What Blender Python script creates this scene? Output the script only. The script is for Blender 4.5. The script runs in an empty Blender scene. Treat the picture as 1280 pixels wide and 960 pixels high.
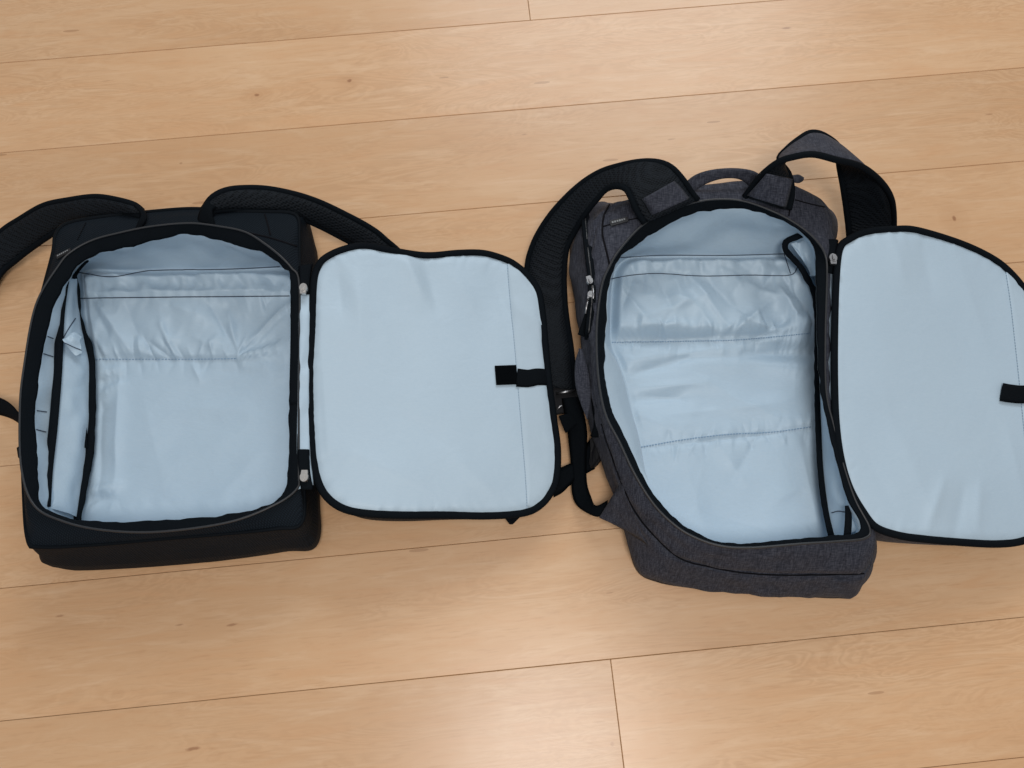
import bpy, bmesh, math, random
from mathutils import Vector, Matrix, noise
from mathutils.bvhtree import BVHTree

random.seed(7)
S = bpy.context.scene
COL = S.collection

# ------------------------------------------------------------------ camera
F_PX, PITCH, CAM_H = 1100.0, math.radians(17.345), 1.0853
cam_d = bpy.data.cameras.new('camera')
cam_d.sensor_fit = 'HORIZONTAL'
cam_d.sensor_width = 36.0
cam_d.lens = F_PX / 1280.0 * 36.0
cam_d.clip_start = 0.02
cam_d.clip_end = 50.0
cam = bpy.data.objects.new('camera', cam_d)
cam.location = (0, 0, CAM_H)
cam.rotation_euler = (PITCH, 0, 0)
COL.objects.link(cam)
S.camera = cam

# ------------------------------------------------------------------ world and lamps
w = bpy.data.worlds.new('World')
S.world = w
w.use_nodes = True
bg = w.node_tree.nodes['Background']
bg.inputs['Color'].default_value = (0.98, 0.985, 1.0, 1)
bg.inputs['Strength'].default_value = 0.325


def area(name, loc, target, size, power, col, shape='DISK', size_y=None):
    d = bpy.data.lights.new(name, 'AREA')
    d.shape = shape
    d.size = size
    if size_y:
        d.size_y = size_y
    d.energy = power
    d.color = col
    o = bpy.data.objects.new(name, d)
    o.location = loc
    o.rotation_euler = (Vector(target) - Vector(loc)).to_track_quat('-Z', 'Y').to_euler()
    COL.objects.link(o)
    return o


area('ceiling_lamp', (0.14, -0.36, 2.40), (0.10, 0.1, 0), 0.75, 26.0, (1.0, 0.965, 0.925))
area('window_light', (0.5, 2.9, 2.2), (0, 0.3, 0), 1.8, 44.0, (0.92, 0.97, 1.0), 'RECTANGLE', 1.5)

S.view_settings.view_transform = 'Standard'
S.view_settings.look = 'None'
S.view_settings.exposure = 0.0
S.view_settings.gamma = 1.0

# ------------------------------------------------------------------ helpers
CP, SP = math.cos(PITCH), math.sin(PITCH)


def P(px, py, z):
    """world point at height z that stands where the photograph shows (px, py)"""
    x = (px - 640) / F_PX
    y = -(py - 480) / F_PX
    dx, dy, dz = x, CP * y + SP, SP * y - CP
    t = (z - CAM_H) / dz
    return Vector((dx * t, dy * t, z))


def Q(v):
    """photograph position of a world point"""
    x, y, z = v.x, v.y, v.z - CAM_H
    cy = CP * y + SP * z
    cz = -SP * y + CP * z
    return (640 + F_PX * x / -cz, 480 - F_PX * cy / -cz)


def crom(c, n, closed=False):
    """Catmull-Rom through control points, n samples a segment"""
    c = [Vector(p) for p in c]
    K = len(c)
    out = []
    segs = K if closed else K - 1
    for i in range(segs):
        if closed:
            p0, p1, p2, p3 = c[(i - 1) % K], c[i], c[(i + 1) % K], c[(i + 2) % K]
        else:
            p1, p2 = c[i], c[i + 1]
            p0 = c[i - 1] if i > 0 else p1 * 2 - p2
            p3 = c[i + 2] if i + 2 < K else p2 * 2 - p1
        for j in range(n):
            t = j / n
            out.append(0.5 * ((2 * p1) + (p2 - p0) * t + (2 * p0 - 5 * p1 + 4 * p2 - p3) * t * t
                              + (3 * p1 - p0 - 3 * p2 + p3) * t ** 3))
    if not closed:
        out.append(c[-1].copy())
    return out


def even(path, n, closed=False):
    """resample a polyline evenly"""
    pts = list(path) + ([path[0]] if closed else [])
    L = [0.0]
    for a, b in zip(pts, pts[1:]):
        L.append(L[-1] + (b - a).length)
    out = []
    m = n if closed else n - 1
    j = 0
    for i in range(n):
        s = L[-1] * i / m
        while j < len(L) - 2 and L[j + 1] < s:
            j += 1
        d = L[j + 1] - L[j]
        out.append(pts[j].lerp(pts[j + 1], (s - L[j]) / d if d > 1e-9 else 0))
    return out


def sm(a, b, x):
    t = max(0.0, min(1.0, (x - a) / (b - a)))
    return t * t * (3 - 2 * t)


def obj(name, verts, faces, mat, parent=None, smooth=True, label=None):
    me = bpy.data.meshes.new(name)
    me.from_pydata([tuple(v) for v in verts], [], faces)
    me.validate()
    bm = bmesh.new()
    bm.from_mesh(me)
    bmesh.ops.recalc_face_normals(bm, faces=bm.faces)
    bm.to_mesh(me)
    bm.free()
    if smooth:
        me.polygons.foreach_set('use_smooth', [True] * len(me.polygons))
    me.materials.append(mat)
    o = bpy.data.objects.new(name, me)
    COL.objects.link(o)
    if parent:
        o.parent = parent
        if parent.type == 'EMPTY':
            o.matrix_parent_inverse = Matrix.Translation(-parent.location)
    if label:
        o['label'] = label
    return o


def loft(rings, closed=True, cap_end=False):
    n = len(rings[0])
    V, Fc = [], []
    for r in rings:
        V += r
    for i in range(len(rings) - 1):
        for j in range(n if closed else n - 1):
            k = (j + 1) % n
            Fc.append((i * n + j, i * n + k, (i + 1) * n + k, (i + 1) * n + j))
    if cap_end:
        Fc.append(tuple((len(rings) - 1) * n + j for j in range(n)))
    return V, Fc


def tube_geo(path, r, sides=8, closed=False, flat=1.0, up=Vector((0, 0, 1)), rr=None):
    n = len(path)
    rings = []
    for i in range(n):
        a = path[(i - 1) % n] if (closed or i > 0) else path[i]
        b = path[(i + 1) % n] if (closed or i < n - 1) else path[i]
        t = (b - a).normalized()
        s = t.cross(up)
        s = s.normalized() if s.length > 1e-4 else Vector((1, 0, 0))
        u = s.cross(t).normalized()
        R = r if rr is None else rr[i]
        rings.append([path[i] + s * (math.cos(q) * R) + u * (math.sin(q) * R * flat)
                      for q in (2 * math.pi * k / sides for k in range(sides))])
    V, Fc = loft(rings, True)
    if closed:
        o = (n - 1) * sides
        for j in range(sides):
            k = (j + 1) % sides
            Fc.append((o + j, o + k, k, j))
    else:
        Fc.append(tuple(range(sides)))
        Fc.append(tuple((n - 1) * sides + k for k in range(sides)))
    return V, Fc


def tube(name, path, r, mat, parent, closed=False, sides=8, flat=1.0, rr=None, label=None):
    V, Fc = tube_geo(path, r, sides, closed, flat, rr=rr)
    return obj(name, V, Fc, mat, parent, label=label)


def slab_geo(A, B, up, dn, m=10, power=4.0, flip=False, wob=0.0, shift=0.0):
    """padded band between two edge curves: closed solid with a crowned section"""
    n = len(A)
    rings = []
    for i in range(n):
        a, b = A[i], B[i]
        ta = (A[min(i + 1, n - 1)] + B[min(i + 1, n - 1)]) - (A[max(i - 1, 0)] + B[max(i - 1, 0)])
        nr = (b - a).cross(ta)
        nr = nr.normalized() if nr.length > 1e-9 else Vector((0, 0, 1))
        if flip:
            nr = -nr
        top, bot = [], []
        for k in range(m + 1):
            s = k / m
            pr = max(0.0, 1 - abs(2 * s - 1) ** power) ** 0.5
            c = a.lerp(b, s)
            wv = wob * noise.noise(c * 55) if wob else 0.0
            top.append(c + nr * (up * pr + wv * pr + shift))
            bot.append(c - nr * (dn * pr - wv * pr - shift))
        rings.append(top + bot[1:-1][::-1])
    V, Fc = loft(rings, True)
    q = len(rings[0])
    Fc.append(tuple(range(q)))
    Fc.append(tuple((n - 1) * q + k for k in range(q)))
    return V, Fc


def slab(name, A, B, up, dn, mat, parent, label=None, **kw):
    V, Fc = slab_geo(A, B, up, dn, **kw)
    return obj(name, V, Fc, mat, parent, label=label)


def edges(a, b, n=40):
    """two px,z edge lists to two evenly matched curves"""
    A = even(crom([P(*p) for p in a], 10), n)
    B = even(crom([P(*p) for p in b], 10), n)
    return A, B


def bvh(o):
    me = o.data
    return BVHTree.FromPolygons([v.co.copy() for v in me.vertices], [tuple(p.vertices) for p in me.polygons])


CAMV = Vector((0, 0, CAM_H))


def on(tree, px, py, lift=0.0012, z=0.03):
    d = (P(px, py, 0) - CAMV).normalized()
    h, nrm, _, _ = tree.ray_cast(CAMV, d)
    if h is None:
        return P(px, py, z)
    if nrm.dot(d) > 0:
        nrm = -nrm
    return h + nrm * lift


def on_path(tree, pts, lift=0.0012, n=60, z=0.03):
    pp = even(crom([Vector((p[0], p[1], 0)) for p in pts], 10), n)
    return [on(tree, p.x, p.y, lift, z) for p in pp]


def seam(name, tree, pts, mat, parent, r=0.0007, n=70, lift=0.0004):
    return tube(name, on_path(tree, pts, lift, n), r, mat, parent, sides=6)


def stitches(name, tree, pts, mat, parent, n=60, r=0.0006, lift=0.0005, duty=0.6):
    """a row of single thread stitches (one seam)"""
    path = on_path(tree, pts, lift, n * 4)
    V, Fc = [], []
    for i in range(0, len(path) - 4, 4):
        a, b = path[i], path[i].lerp(path[i + 4], duty)
        v, f = tube_geo([a, a.lerp(b, .5) + Vector((0, 0, .0003)), b], r, 5)
        o = len(V)
        V += v
        Fc += [tuple(o + k for k in q) for q in f]
    return obj(name, V, Fc, mat, parent)


def tape(name, tree, pts, width_px, mat, parent, lift=0.002, n=50, thick=0.0012, label=None, wav=0.0):
    """flat woven tape laid on a surface along a photograph line; width_px may be a list"""
    pp = even(crom([Vector((p[0], p[1], 0)) for p in pts], 10), n)
    A, B = [], []
    for i, p in enumerate(pp):
        t = (pp[min(i + 1, n - 1)] - pp[max(i - 1, 0)]).normalized()
        s = Vector((-t.y, t.x, 0))
        f = i / (n - 1)
        wd = width_px if not isinstance(width_px, (list, tuple)) else width_px[0] + (width_px[1] - width_px[0]) * f
        wd += wav * noise.noise(Vector((i * .45, wd, 3.1)))
        c = on(tree, p.x, p.y, lift)
        a = P(p.x - s.x * wd / 2, p.y - s.y * wd / 2, c.z)
        b = P(p.x + s.x * wd / 2, p.y + s.y * wd / 2, c.z)
        A.append(a)
        B.append(b)
    return slab(name, A, B, thick, thick, mat, parent, m=6, label=label)


# ------------------------------------------------------------------ materials
def new_mat(name):
    m = bpy.data.materials.new(name)
    m.use_nodes = True
    nt = m.node_tree
    return m, nt, nt.nodes['Principled BSDF']


class N:
    def __init__(s, nt):
        s.nt = nt

    def __call__(s, kind, **kw):
        n = s.nt.nodes.new(kind)
        for k, v in kw.items():
            if k in n.inputs.keys():
                if hasattr(v, 'is_output'):
                    s.nt.links.new(v, n.inputs[k])
                else:
                    n.inputs[k].default_value = v
            else:
                setattr(n, k, v)
        return n

    def link(s, a, b):
        s.nt.links.new(a, b)

    def math(s, op, a, b=None, clamp=False):
        n = s.nt.nodes.new('ShaderNodeMath')
        n.operation = op
        n.use_clamp = clamp
        for i, v in enumerate((a, b)):
            if v is None:
                continue
            if hasattr(v, 'is_output'):
                s.nt.links.new(v, n.inputs[i])
            else:
                n.inputs[i].default_value = v
        return n.outputs[0]

    def mix(s, f, a, b, blend='MIX'):
        n = s.nt.nodes.new('ShaderNodeMix')
        n.data_type = 'RGBA'
        n.blend_type = blend
        for i, v in ((0, f), (6, a), (7, b)):
            if hasattr(v, 'is_output'):
                s.nt.links.new(v, n.inputs[i])
            else:
                n.inputs[i].default_value = v
        return n.outputs[2]

    def ramp(s, f, stops):
        n = s.nt.nodes.new('ShaderNodeValToRGB')
        e = n.color_ramp.elements
        while len(e) < len(stops):
            e.new(0.5)
        for el, (p, c) in zip(e, stops):
            el.position = p
            el.color = c if len(c) == 4 else (*c, 1)
        s.nt.links.new(f, n.inputs[0])
        return n.outputs[0]


def fabric_lining(name='blue_lining_satin', grey=0.0, crumple_amt=0.13, grey_col=(0.56, 0.635, 0.675, 1)):
    m, nt, b = new_mat(name)
    g = N(nt)
    tc = g('ShaderNodeTexCoord').outputs['Object']
    n1 = g('ShaderNodeTexNoise', Vector=tc, Scale=7.0, Detail=3.0).outputs[0]
    mp = g('ShaderNodeMapping', Vector=tc, Scale=(170, 650, 500)).outputs[0]
    n2 = g('ShaderNodeTexNoise', Vector=mp, Scale=1.0, Detail=2.0).outputs[0]
    c = g.mix(n1, (0.362, 0.484, 0.598, 1), (0.408, 0.530, 0.634, 1))
    c = g.mix(g.math('MULTIPLY', n2, 0.32), c, (0.54, 0.63, 0.70, 1))
    c = g.mix(grey, c, grey_col)
    g.link(c, b.inputs['Base Color'])
    b.inputs['Roughness'].default_value = 0.52
    b.inputs['Metallic'].default_value = 0.05
    b.inputs['Specular IOR Level'].default_value = 0.45
    b.inputs['Sheen Weight'].default_value = 0.12
    b.inputs['Sheen Roughness'].default_value = 0.4
    # soft crumple in the cloth
    mp3 = g('ShaderNodeMapping', Vector=tc, Scale=(26, 40, 30), Rotation=(0, 0, 0.5)).outputs[0]
    n3 = g('ShaderNodeTexNoise', Vector=mp3, Scale=1.0, Detail=3.0, Distortion=1.2).outputs[0]
    b1 = g('ShaderNodeBump', Height=n3, Strength=crumple_amt, Distance=0.006).outputs[0]
    b2 = g('ShaderNodeBump', Height=n2, Strength=0.16, Distance=0.0005, Normal=b1).outputs[0]
    g.link(b2, b.inputs['Normal'])
    return m


def fabric_black(name='black_woven_nylon', base=0.0095, scale=430.0, bump=1.0, rough=0.62, tint=(0.68, 1.0, 1.4)):
    m, nt, b = new_mat(name)
    g = N(nt)
    tc = g('ShaderNodeTexCoord').outputs['Object']
    wv = g('ShaderNodeTexWave', Vector=g('ShaderNodeMapping', Vector=tc, Rotation=(0.3, 0.2, 0.6)).outputs[0],
           Scale=scale / 3, Distortion=0.4).outputs[1]
    wv2 = g('ShaderNodeTexWave', Vector=g('ShaderNodeMapping', Vector=tc, Rotation=(0.3, 0.2, 2.17)).outputs[0],
            Scale=scale / 3, Distortion=0.4).outputs[1]
    h = g.math('MULTIPLY', wv, wv2)
    n1 = g('ShaderNodeTexNoise', Vector=tc, Scale=14.0, Detail=4.0).outputs[0]
    k = g.math('ADD', g.math('MULTIPLY', h, 1.8), g.math('MULTIPLY', n1, 0.5))
    lo = tuple(base * 0.55 * t for t in tint) + (1,)
    hi = tuple(base * 1.8 * t for t in tint) + (1,)
    g.link(g.mix(k, lo, hi), b.inputs['Base Color'])
    b.inputs['Roughness'].default_value = rough
    b.inputs['Specular IOR Level'].default_value = 0.055
    b.inputs['Sheen Weight'].default_value = 0.0
    b.inputs['Sheen Roughness'].default_value = 0.5
    b1 = g('ShaderNodeBump', Height=n1, Strength=0.35, Distance=0.006).outputs[0]
    b2 = g('ShaderNodeBump', Height=h, Strength=bump, Distance=0.0006, Normal=b1).outputs[0]
    g.link(b2, b.inputs['Normal'])
    return m


def fabric_mesh():
    m, nt, b = new_mat('black_air_mesh')
    g = N(nt)
    tc = g('ShaderNodeTexCoord').outputs['Object']
    v = g('ShaderNodeTexVoronoi', Vector=g('ShaderNodeMapping', Vector=tc, Scale=(1, 1.35, 1), Rotation=(0, 0, 0.5)).outputs[0],
          Scale=300.0, Randomness=0.25).outputs['Distance']
    c = g.ramp(v, [(0.12, (0.0015, 0.002, 0.003)), (0.55, (0.009, 0.012, 0.016))])
    g.link(c, b.inputs['Base Color'])
    b.inputs['Roughness'].default_value = 0.6
    b.inputs['Specular IOR Level'].default_value = 0.10
    g.link(g('ShaderNodeBump', Height=v, Strength=0.8, Distance=0.0015).outputs[0], b.inputs['Normal'])
    return m


def fabric_heather():
    m, nt, b = new_mat('grey_heather_polyester')
    g = N(nt)
    tc = g('ShaderNodeTexCoord').outputs['Object']
    a1 = g('ShaderNodeTexNoise', Vector=g('ShaderNodeMapping', Vector=tc, Scale=(130, 1300, 700), Rotation=(0, 0, 0.1)).outputs[0],
           Scale=1.0, Detail=3.0).outputs[0]
    a2 = g('ShaderNodeTexNoise', Vector=g('ShaderNodeMapping', Vector=tc, Scale=(1100, 90, 110), Rotation=(0, 0, 0.1)).outputs[0],
           Scale=1.0, Detail=3.0).outputs[0]
    k = g.math('MULTIPLY', g.math('ADD', a1, a2), 0.5)
    c = g.ramp(k, [(0.30, (0.004, 0.005, 0.008)), (0.47, (0.025, 0.028, 0.042)), (0.66, (0.078, 0.083, 0.106))])
    n1 = g('ShaderNodeTexNoise', Vector=tc, Scale=16.0, Detail=3.0).outputs[0]
    c = g.mix(g.math('MULTIPLY', n1, 0.35), c, (0.028, 0.030, 0.041, 1))
    g.link(c, b.inputs['Base Color'])
    b.inputs['Roughness'].default_value = 0.8
    b.inputs['Specular IOR Level'].default_value = 0.25
    b.inputs['Sheen Weight'].default_value = 0.03
    b1 = g('ShaderNodeBump', Height=n1, Strength=0.5, Distance=0.006).outputs[0]
    b2 = g('ShaderNodeBump', Height=k, Strength=0.5, Distance=0.0008, Normal=b1).outputs[0]
    g.link(b2, b.inputs['Normal'])
    return m


def plain(name, col, rough=0.5, metal=0.0, spec=0.5):
    m, nt, b = new_mat(name)
    g = N(nt)
    tc = g('ShaderNodeTexCoord').outputs['Object']
    n1 = g('ShaderNodeTexNoise', Vector=tc, Scale=220.0, Detail=3.0).outputs[0]
    g.link(g.mix(n1, tuple(c * .85 for c in col) + (1,), tuple(min(1, c * 1.12) for c in col) + (1,)), b.inputs['Base Color'])
    b.inputs['Roughness'].default_value = rough
    b.inputs['Metallic'].default_value = metal
    b.inputs['Specular IOR Level'].default_value = spec
    return m


YAW = 0.0965     # direction of the floor boards
SEAM_OFF = 5.924
PLANK_W = 0.1515


def wood():
    m, nt, b = new_mat('maple_floorboard')
    g = N(nt)
    tc = g('ShaderNodeTexCoord').outputs['Object']
    rnd = g('ShaderNodeObjectInfo').outputs['Random']
    off = g('ShaderNodeCombineXYZ', X=g.math('MULTIPLY', rnd, 37.0), Y=g.math('MULTIPLY', rnd, 91.0),
            Z=g.math('MULTIPLY', rnd, 13.0)).outputs[0]
    co = g('ShaderNodeVectorMath', operation='ADD')
    g.link(tc, co.inputs[0])
    g.link(off, co.inputs[1])
    co = co.outputs[0]
    big = g('ShaderNodeTexNoise', Vector=g('ShaderNodeMapping', Vector=co, Scale=(2.2, 7, 1)).outputs[0],
            Scale=1.0, Detail=3.0).outputs[0]
    fig = g('ShaderNodeTexNoise', Vector=g('ShaderNodeMapping', Vector=co, Scale=(4, 22, 1)).outputs[0],
            Scale=1.0, Detail=5.0, Distortion=1.6).outputs[0]
    ringv = g.math('SINE', g.math('MULTIPLY', fig, 95.0))
    grain = g('ShaderNodeTexNoise', Vector=g('ShaderNodeMapping', Vector=co, Scale=(14, 520, 1)).outputs[0],
              Scale=1.0, Detail=4.0).outputs[0]
    c = g.ramp(big, [(0.28, (0.622, 0.372, 0.202)), (0.50, (0.670, 0.415, 0.234)), (0.72, (0.704, 0.453, 0.266))])
    rg = g.math('MULTIPLY', g.math('ADD', ringv, 1.0), 0.5)
    patch = g('ShaderNodeTexNoise', Vector=g('ShaderNodeMapping', Vector=co, Scale=(3, 12, 1), Location=(5, 2, 0)).outputs[0],
              Scale=1.0, Detail=2.0).outputs[0]
    amt = g.math('MULTIPLY', g.math('MULTIPLY', rg, g.ramp(patch, [(0.40, (0.06, .06, .06)), (0.62, (1, 1, 1))])), 0.38)
    c = g.mix(amt, c, (0.48, 0.265, 0.135, 1))
    c = g.mix(g.math('MULTIPLY', grain, 0.30), c, (0.52, 0.310, 0.150, 1))
    mo = g('ShaderNodeTexNoise', Vector=g('ShaderNodeMapping', Vector=co, Scale=(9, 62, 1), Location=(3, 7, 0)).outputs[0],
           Scale=1.0, Detail=6.0, Roughness=0.62, Distortion=0.8).outputs[0]
    c = g.mix(g.math('MULTIPLY', g.ramp(mo, [(0.50, (0, 0, 0)), (0.70, (1, 1, 1))]), 0.50), c, (0.625, 0.345, 0.172, 1))
    c = g.mix(g.math('MULTIPLY', g.ramp(mo, [(0.28, (1, 1, 1)), (0.48, (0, 0, 0))]), 0.45), c, (0.735, 0.510, 0.325, 1))
    sp = g('ShaderNodeTexNoise', Vector=g('ShaderNodeMapping', Vector=co, Scale=(38, 400, 1)).outputs[0],
           Scale=1.0, Detail=3.0).outputs[0]
    c = g.mix(g.math('MULTIPLY', g.ramp(sp, [(0.55, (0, 0, 0)), (0.75, (1, 1, 1))]), 0.30), c, (0.46, 0.245, 0.12, 1))
    # pale cross figure
    cr = g('ShaderNodeTexNoise', Vector=g('ShaderNodeMapping', Vector=co, Scale=(34, 8, 1)).outputs[0],
           Scale=1.0, Detail=3.0, Distortion=1.0).outputs[0]
    c = g.mix(g.math('MULTIPLY', g.ramp(cr, [(0.55, (0, 0, 0)), (0.80, (1, 1, 1))]), 0.10), c, (0.68, 0.47, 0.29, 1))
    # short brown flecks
    vo = g('ShaderNodeTexVoronoi', Vector=g('ShaderNodeMapping', Vector=co, Scale=(7, 42, 1)).outputs[0], Scale=1.0)
    near = g.math('LESS_THAN', vo.outputs['Distance'], 0.085)
    pick = g.math('GREATER_THAN', g('ShaderNodeSeparateColor', Color=vo.outputs['Color']).outputs[0], 0.78)
    c = g.mix(g.math('MULTIPLY', g.math('MULTIPLY', near, pick), 0.38), c, (0.27, 0.115, 0.05, 1))
    # slight tone of its own for each board
    tone = g.math('ADD', 0.955, g.math('MULTIPLY', rnd, 0.09))
    hs = g('ShaderNodeHueSaturation', Color=c, Value=tone)
    c = hs.outputs[0]
    # the knots that the boards have, in place
    geo = g('ShaderNodeNewGeometry').outputs['Position']
    wn = g('ShaderNodeTexNoise', Vector=geo, Scale=120.0, Detail=2.0)
    for (kx, ky, rx, ry, dark, halo) in KNOTS:
        v = P(kx, ky, 0)
        mp = g('ShaderNodeMapping', Vector=geo, vector_type='TEXTURE', Location=(v.x, v.y, 0),
               Rotation=(0, 0, YAW + 0.05), Scale=(rx, ry, 1)).outputs[0]
        ln = g('ShaderNodeVectorMath', operation='LENGTH')
        g.link(mp, ln.inputs[0])
        d = g.math('ADD', ln.outputs['Value'], g.math('MULTIPLY', g.math('SUBTRACT', wn.outputs[0], 0.5), 1.3))
        core = g.ramp(d, [(0.45, (1, 1, 1)), (1.0, (0, 0, 0))])
        if halo:
            ringd = g.ramp(g.math('MULTIPLY', d, 1.0 / halo), [(0.1, (1, 1, 1)), (0.75, (0.45, .45, .45)), (1.0, (0, 0, 0))])
            c = g.mix(g.math('MULTIPLY', ringd, 0.20), c, (0.42, 0.20, 0.08, 1))
        c = g.mix(g.math('MULTIPLY', core, dark * .72), c, (0.24, 0.085, 0.032, 1))
    g.link(c, b.inputs['Base Color'])
    rr = g.ramp(grain, [(0.2, (0.28, 0.28, 0.28)), (0.8, (0.32, 0.32, 0.32))])
    g.link(rr, b.inputs['Roughness'])
    b.inputs['Specular IOR Level'].default_value = 0.42
    b.inputs['Coat Weight'].default_value = 0.10
    b.inputs['Coat Roughness'].default_value = 0.22
    wavy = g('ShaderNodeTexNoise', Vector=co, Scale=9.0, Detail=2.0).outputs[0]
    b1 = g('ShaderNodeBump', Height=wavy, Strength=0.05, Distance=0.01).outputs[0]
    b2 = g('ShaderNodeBump', Height=grain, Strength=0.05, Distance=0.0004, Normal=b1).outputs[0]
    g.link(b2, b.inputs['Normal'])
    return m


KNOTS = [(321, 119, .0045, .0030, .85, 6), (437, 101, .0045, .0035, .9, 5), (983, 35, .008, .0022, .7, 0),
         (1193, 273, .0035, .0045, .9, 7), (290, 781, .009, .0018, .7, 0), (225, 781, .006, .0014, .6, 0),
         (75, 770, .007, .0018, .6, 0), (242, 936, .010, .0024, .85, 0), (134, 101, .013, .0010, .35, 0),
         (765, 930, .003, .0035, .35, 0), (840, 174, .007, .0016, .45, 0), (655, 168, .005, .0014, .45, 0),
         (226, 204, .003, .0020, .55, 0), (1236, 143, .006, .0018, .5, 0), (763, 741, .007, .0012, .4, 0)]

M_LIN = fabric_lining()
M_LINF = fabric_lining('blue_panel_lining', 0.12, 0.10)
M_LIN2 = fabric_lining('pale_pocket_mesh', 0.75, 0.12, (0.420, 0.520, 0.602, 1))
M_BLK = fabric_black()
M_BTM = fabric_black('black_smooth_nylon', 0.0045, 1300.0, 0.3, 0.5)
M_TAPE = fabric_black('black_binding_tape', 0.0048, 1500.0, 0.35, 0.8)
M_WEB = fabric_black('black_webbing', 0.0040, 1100.0, 0.6, 0.7)
M_VEL = fabric_black('black_hook_and_loop', 0.0025, 2400.0, 0.9, 0.95)
M_MESH = fabric_mesh()
M_GRY = fabric_heather()
M_THREAD_D = plain('navy_thread', (0.035, 0.05, 0.085), 0.7)
M_THREAD_L = plain('pale_blue_thread', (0.24, 0.36, 0.50), 0.7)
M_THREAD_P = plain('pale_panel_thread', (0.30, 0.41, 0.52), 0.7)
M_THREAD_K = plain('charcoal_thread', (0.006, 0.006, 0.008), 0.9, 0.0, 0.1)
M_ZIP = plain('grey_zip_coil', (0.020, 0.021, 0.024), 0.45)
M_NICKEL = plain('nickel_metal', (0.72, 0.70, 0.68), 0.30, 1.0)
M_GUN = plain('dull_steel', (0.36, 0.36, 0.37), 0.35, 1.0)
M_PLAS = plain('black_buckle_plastic', (0.006, 0.006, 0.008), 0.5, 0.0, 0.15)
M_TAG = plain('black_tag', (0.012, 0.012, 0.014), 0.6)
M_PRINT = plain('pale_tag_print', (0.20, 0.21, 0.22), 0.6)
M_SUB = plain('dark_joint', (0.26, 0.125, 0.06), 0.9)
M_WOOD = wood()

# ------------------------------------------------------------------ floor
ROT = Matrix.Rotation(YAW, 3, 'Z')


def base_sheet():
    s = 2.6
    return obj('floor', [ROT @ Vector(p) for p in ((-s, -s, -.006), (s, -s, -.006), (s, s + .8, -.006), (-s, s + .8, -.006))],
               [(0, 1, 2, 3)], M_SUB, smooth=False)


floor = base_sheet()
floor['kind'] = 'structure'
floor['label'] = 'pale maple plank floor with thin brown joints'
floor['category'] = 'floor'


def plank_mesh(L):
    hl, hw, gap, ch = L / 2, PLANK_W / 2, 0.00022, 0.0006
    bm = bmesh.new()
    x, y = hl - gap, hw - gap
    lv = [(x, y, -.008), (x, y, -ch), (x - ch, y - ch, 0)]
    rings = []
    for (a, c, z) in lv:
        rings.append([bm.verts.new((sx * a, sy * c, z)) for sx, sy in ((1, 1), (-1, 1), (-1, -1), (1, -1))])
    for r0, r1 in zip(rings, rings[1:]):
        for j in range(4):
            k = (j + 1) % 4
            bm.faces.new((r0[j], r0[k], r1[k], r1[j]))
    bm.faces.new(rings[-1])
    me = bpy.data.meshes.new('plank')
    bm.to_mesh(me)
    bm.free()
    me.materials.append(M_WOOD)
    return me


PL = 1.818
pm = plank_mesh(PL)
# a known end joint for some rows (x along the boards), others fall outside the picture or under the bags
ax = ROT @ Vector((1, 0, 0))
j_top = P(663, 25, 0).dot(ax)
j_bot = P(763.5, 827, 0).dot(ax)
row_j = {-1: j_top, 0: 0.98, 1: -0.93, 2: 0.90, 3: -0.04, 4: -0.80, 5: 0.92, 6: j_bot, 7: -0.70, 8: 0.5}
r2 = random.Random(3)
for row in range(-7, 18):
    # seam number k sits at (SEAM_OFF - k) plank widths; row k lies between seam k and k+1
    yc = (SEAM_OFF - row - 0.5) * PLANK_W
    j0 = row_j.get(row, r2.uniform(-.9, .9))
    for i in (-1, 0, 1):
        xc = j0 + PL * (i - 0.5) + (0 if True else 0)
        if xc - PL / 2 > 2.4 or xc + PL / 2 < -2.4:
            continue
        o = bpy.data.objects.new('plank', pm)
        o.location = ROT @ Vector((xc, yc, 0))
        o.rotation_euler = (0, 0, YAW)
        COL.objects.link(o)
        o.parent = floor


# ------------------------------------------------------------------ shared bag builders
def ring_px(pts, z, n):
    c = []
    for p in pts:
        c.append(P(p[0], p[1], p[2] if len(p) > 2 else z))
    return crom(c, n, True)


def scallop(r, seed):
    c = sum(r, Vector()) / len(r)
    o = []
    for p in r:
        v = Vector((p.x - c.x, p.y - c.y, 0)).normalized()
        o.append(p + v * (.0020 * noise.noise(p * 75 + Vector((seed, 0, 0))) + .0006 * noise.noise(p * 240)))
    return o


def seg_d(px, py, s):
    x0, y0, x1, y1 = s
    dx, dy = x1 - x0, y1 - y0
    L2 = dx * dx + dy * dy
    t = max(0.0, min(1.0, ((px - x0) * dx + (py - y0) * dy) / L2))
    ex, ey = px - (x0 + t * dx), py - (y0 + t * dy)
    side = (dx * ey - dy * ex)
    return math.hypot(ex, ey), t, 1 if side > 0 else -1


def folds(px, py, lst):
    """lst: (x0,y0,x1,y1,width px,height m) soft ridges (or valleys), fading to their ends"""
    h = 0.0
    for (x0, y0, x1, y1, wd, am) in lst:
        if px < min(x0, x1) - 3 * wd or px > max(x0, x1) + 3 * wd or py < min(y0, y1) - 3 * wd or py > max(y0, y1) + 3 * wd:
            continue
        d, t, _ = seg_d(px, py, (x0, y0, x1, y1))
        h += am * 1.7 * math.exp(-(d / (wd * 0.95)) ** 1.25) * (0.35 + 0.65 * math.sin(math.pi * (0.08 + 0.84 * t)))
    return h


def crumple(p, sx, sy, amp, seed):
    return amp * noise.noise(Vector((p.x * sx, p.y * sy, seed))) + amp * .5 * noise.noise(Vector((p.x * sx * 2.3, p.y * sy * 2.3, seed + 5)))


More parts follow.
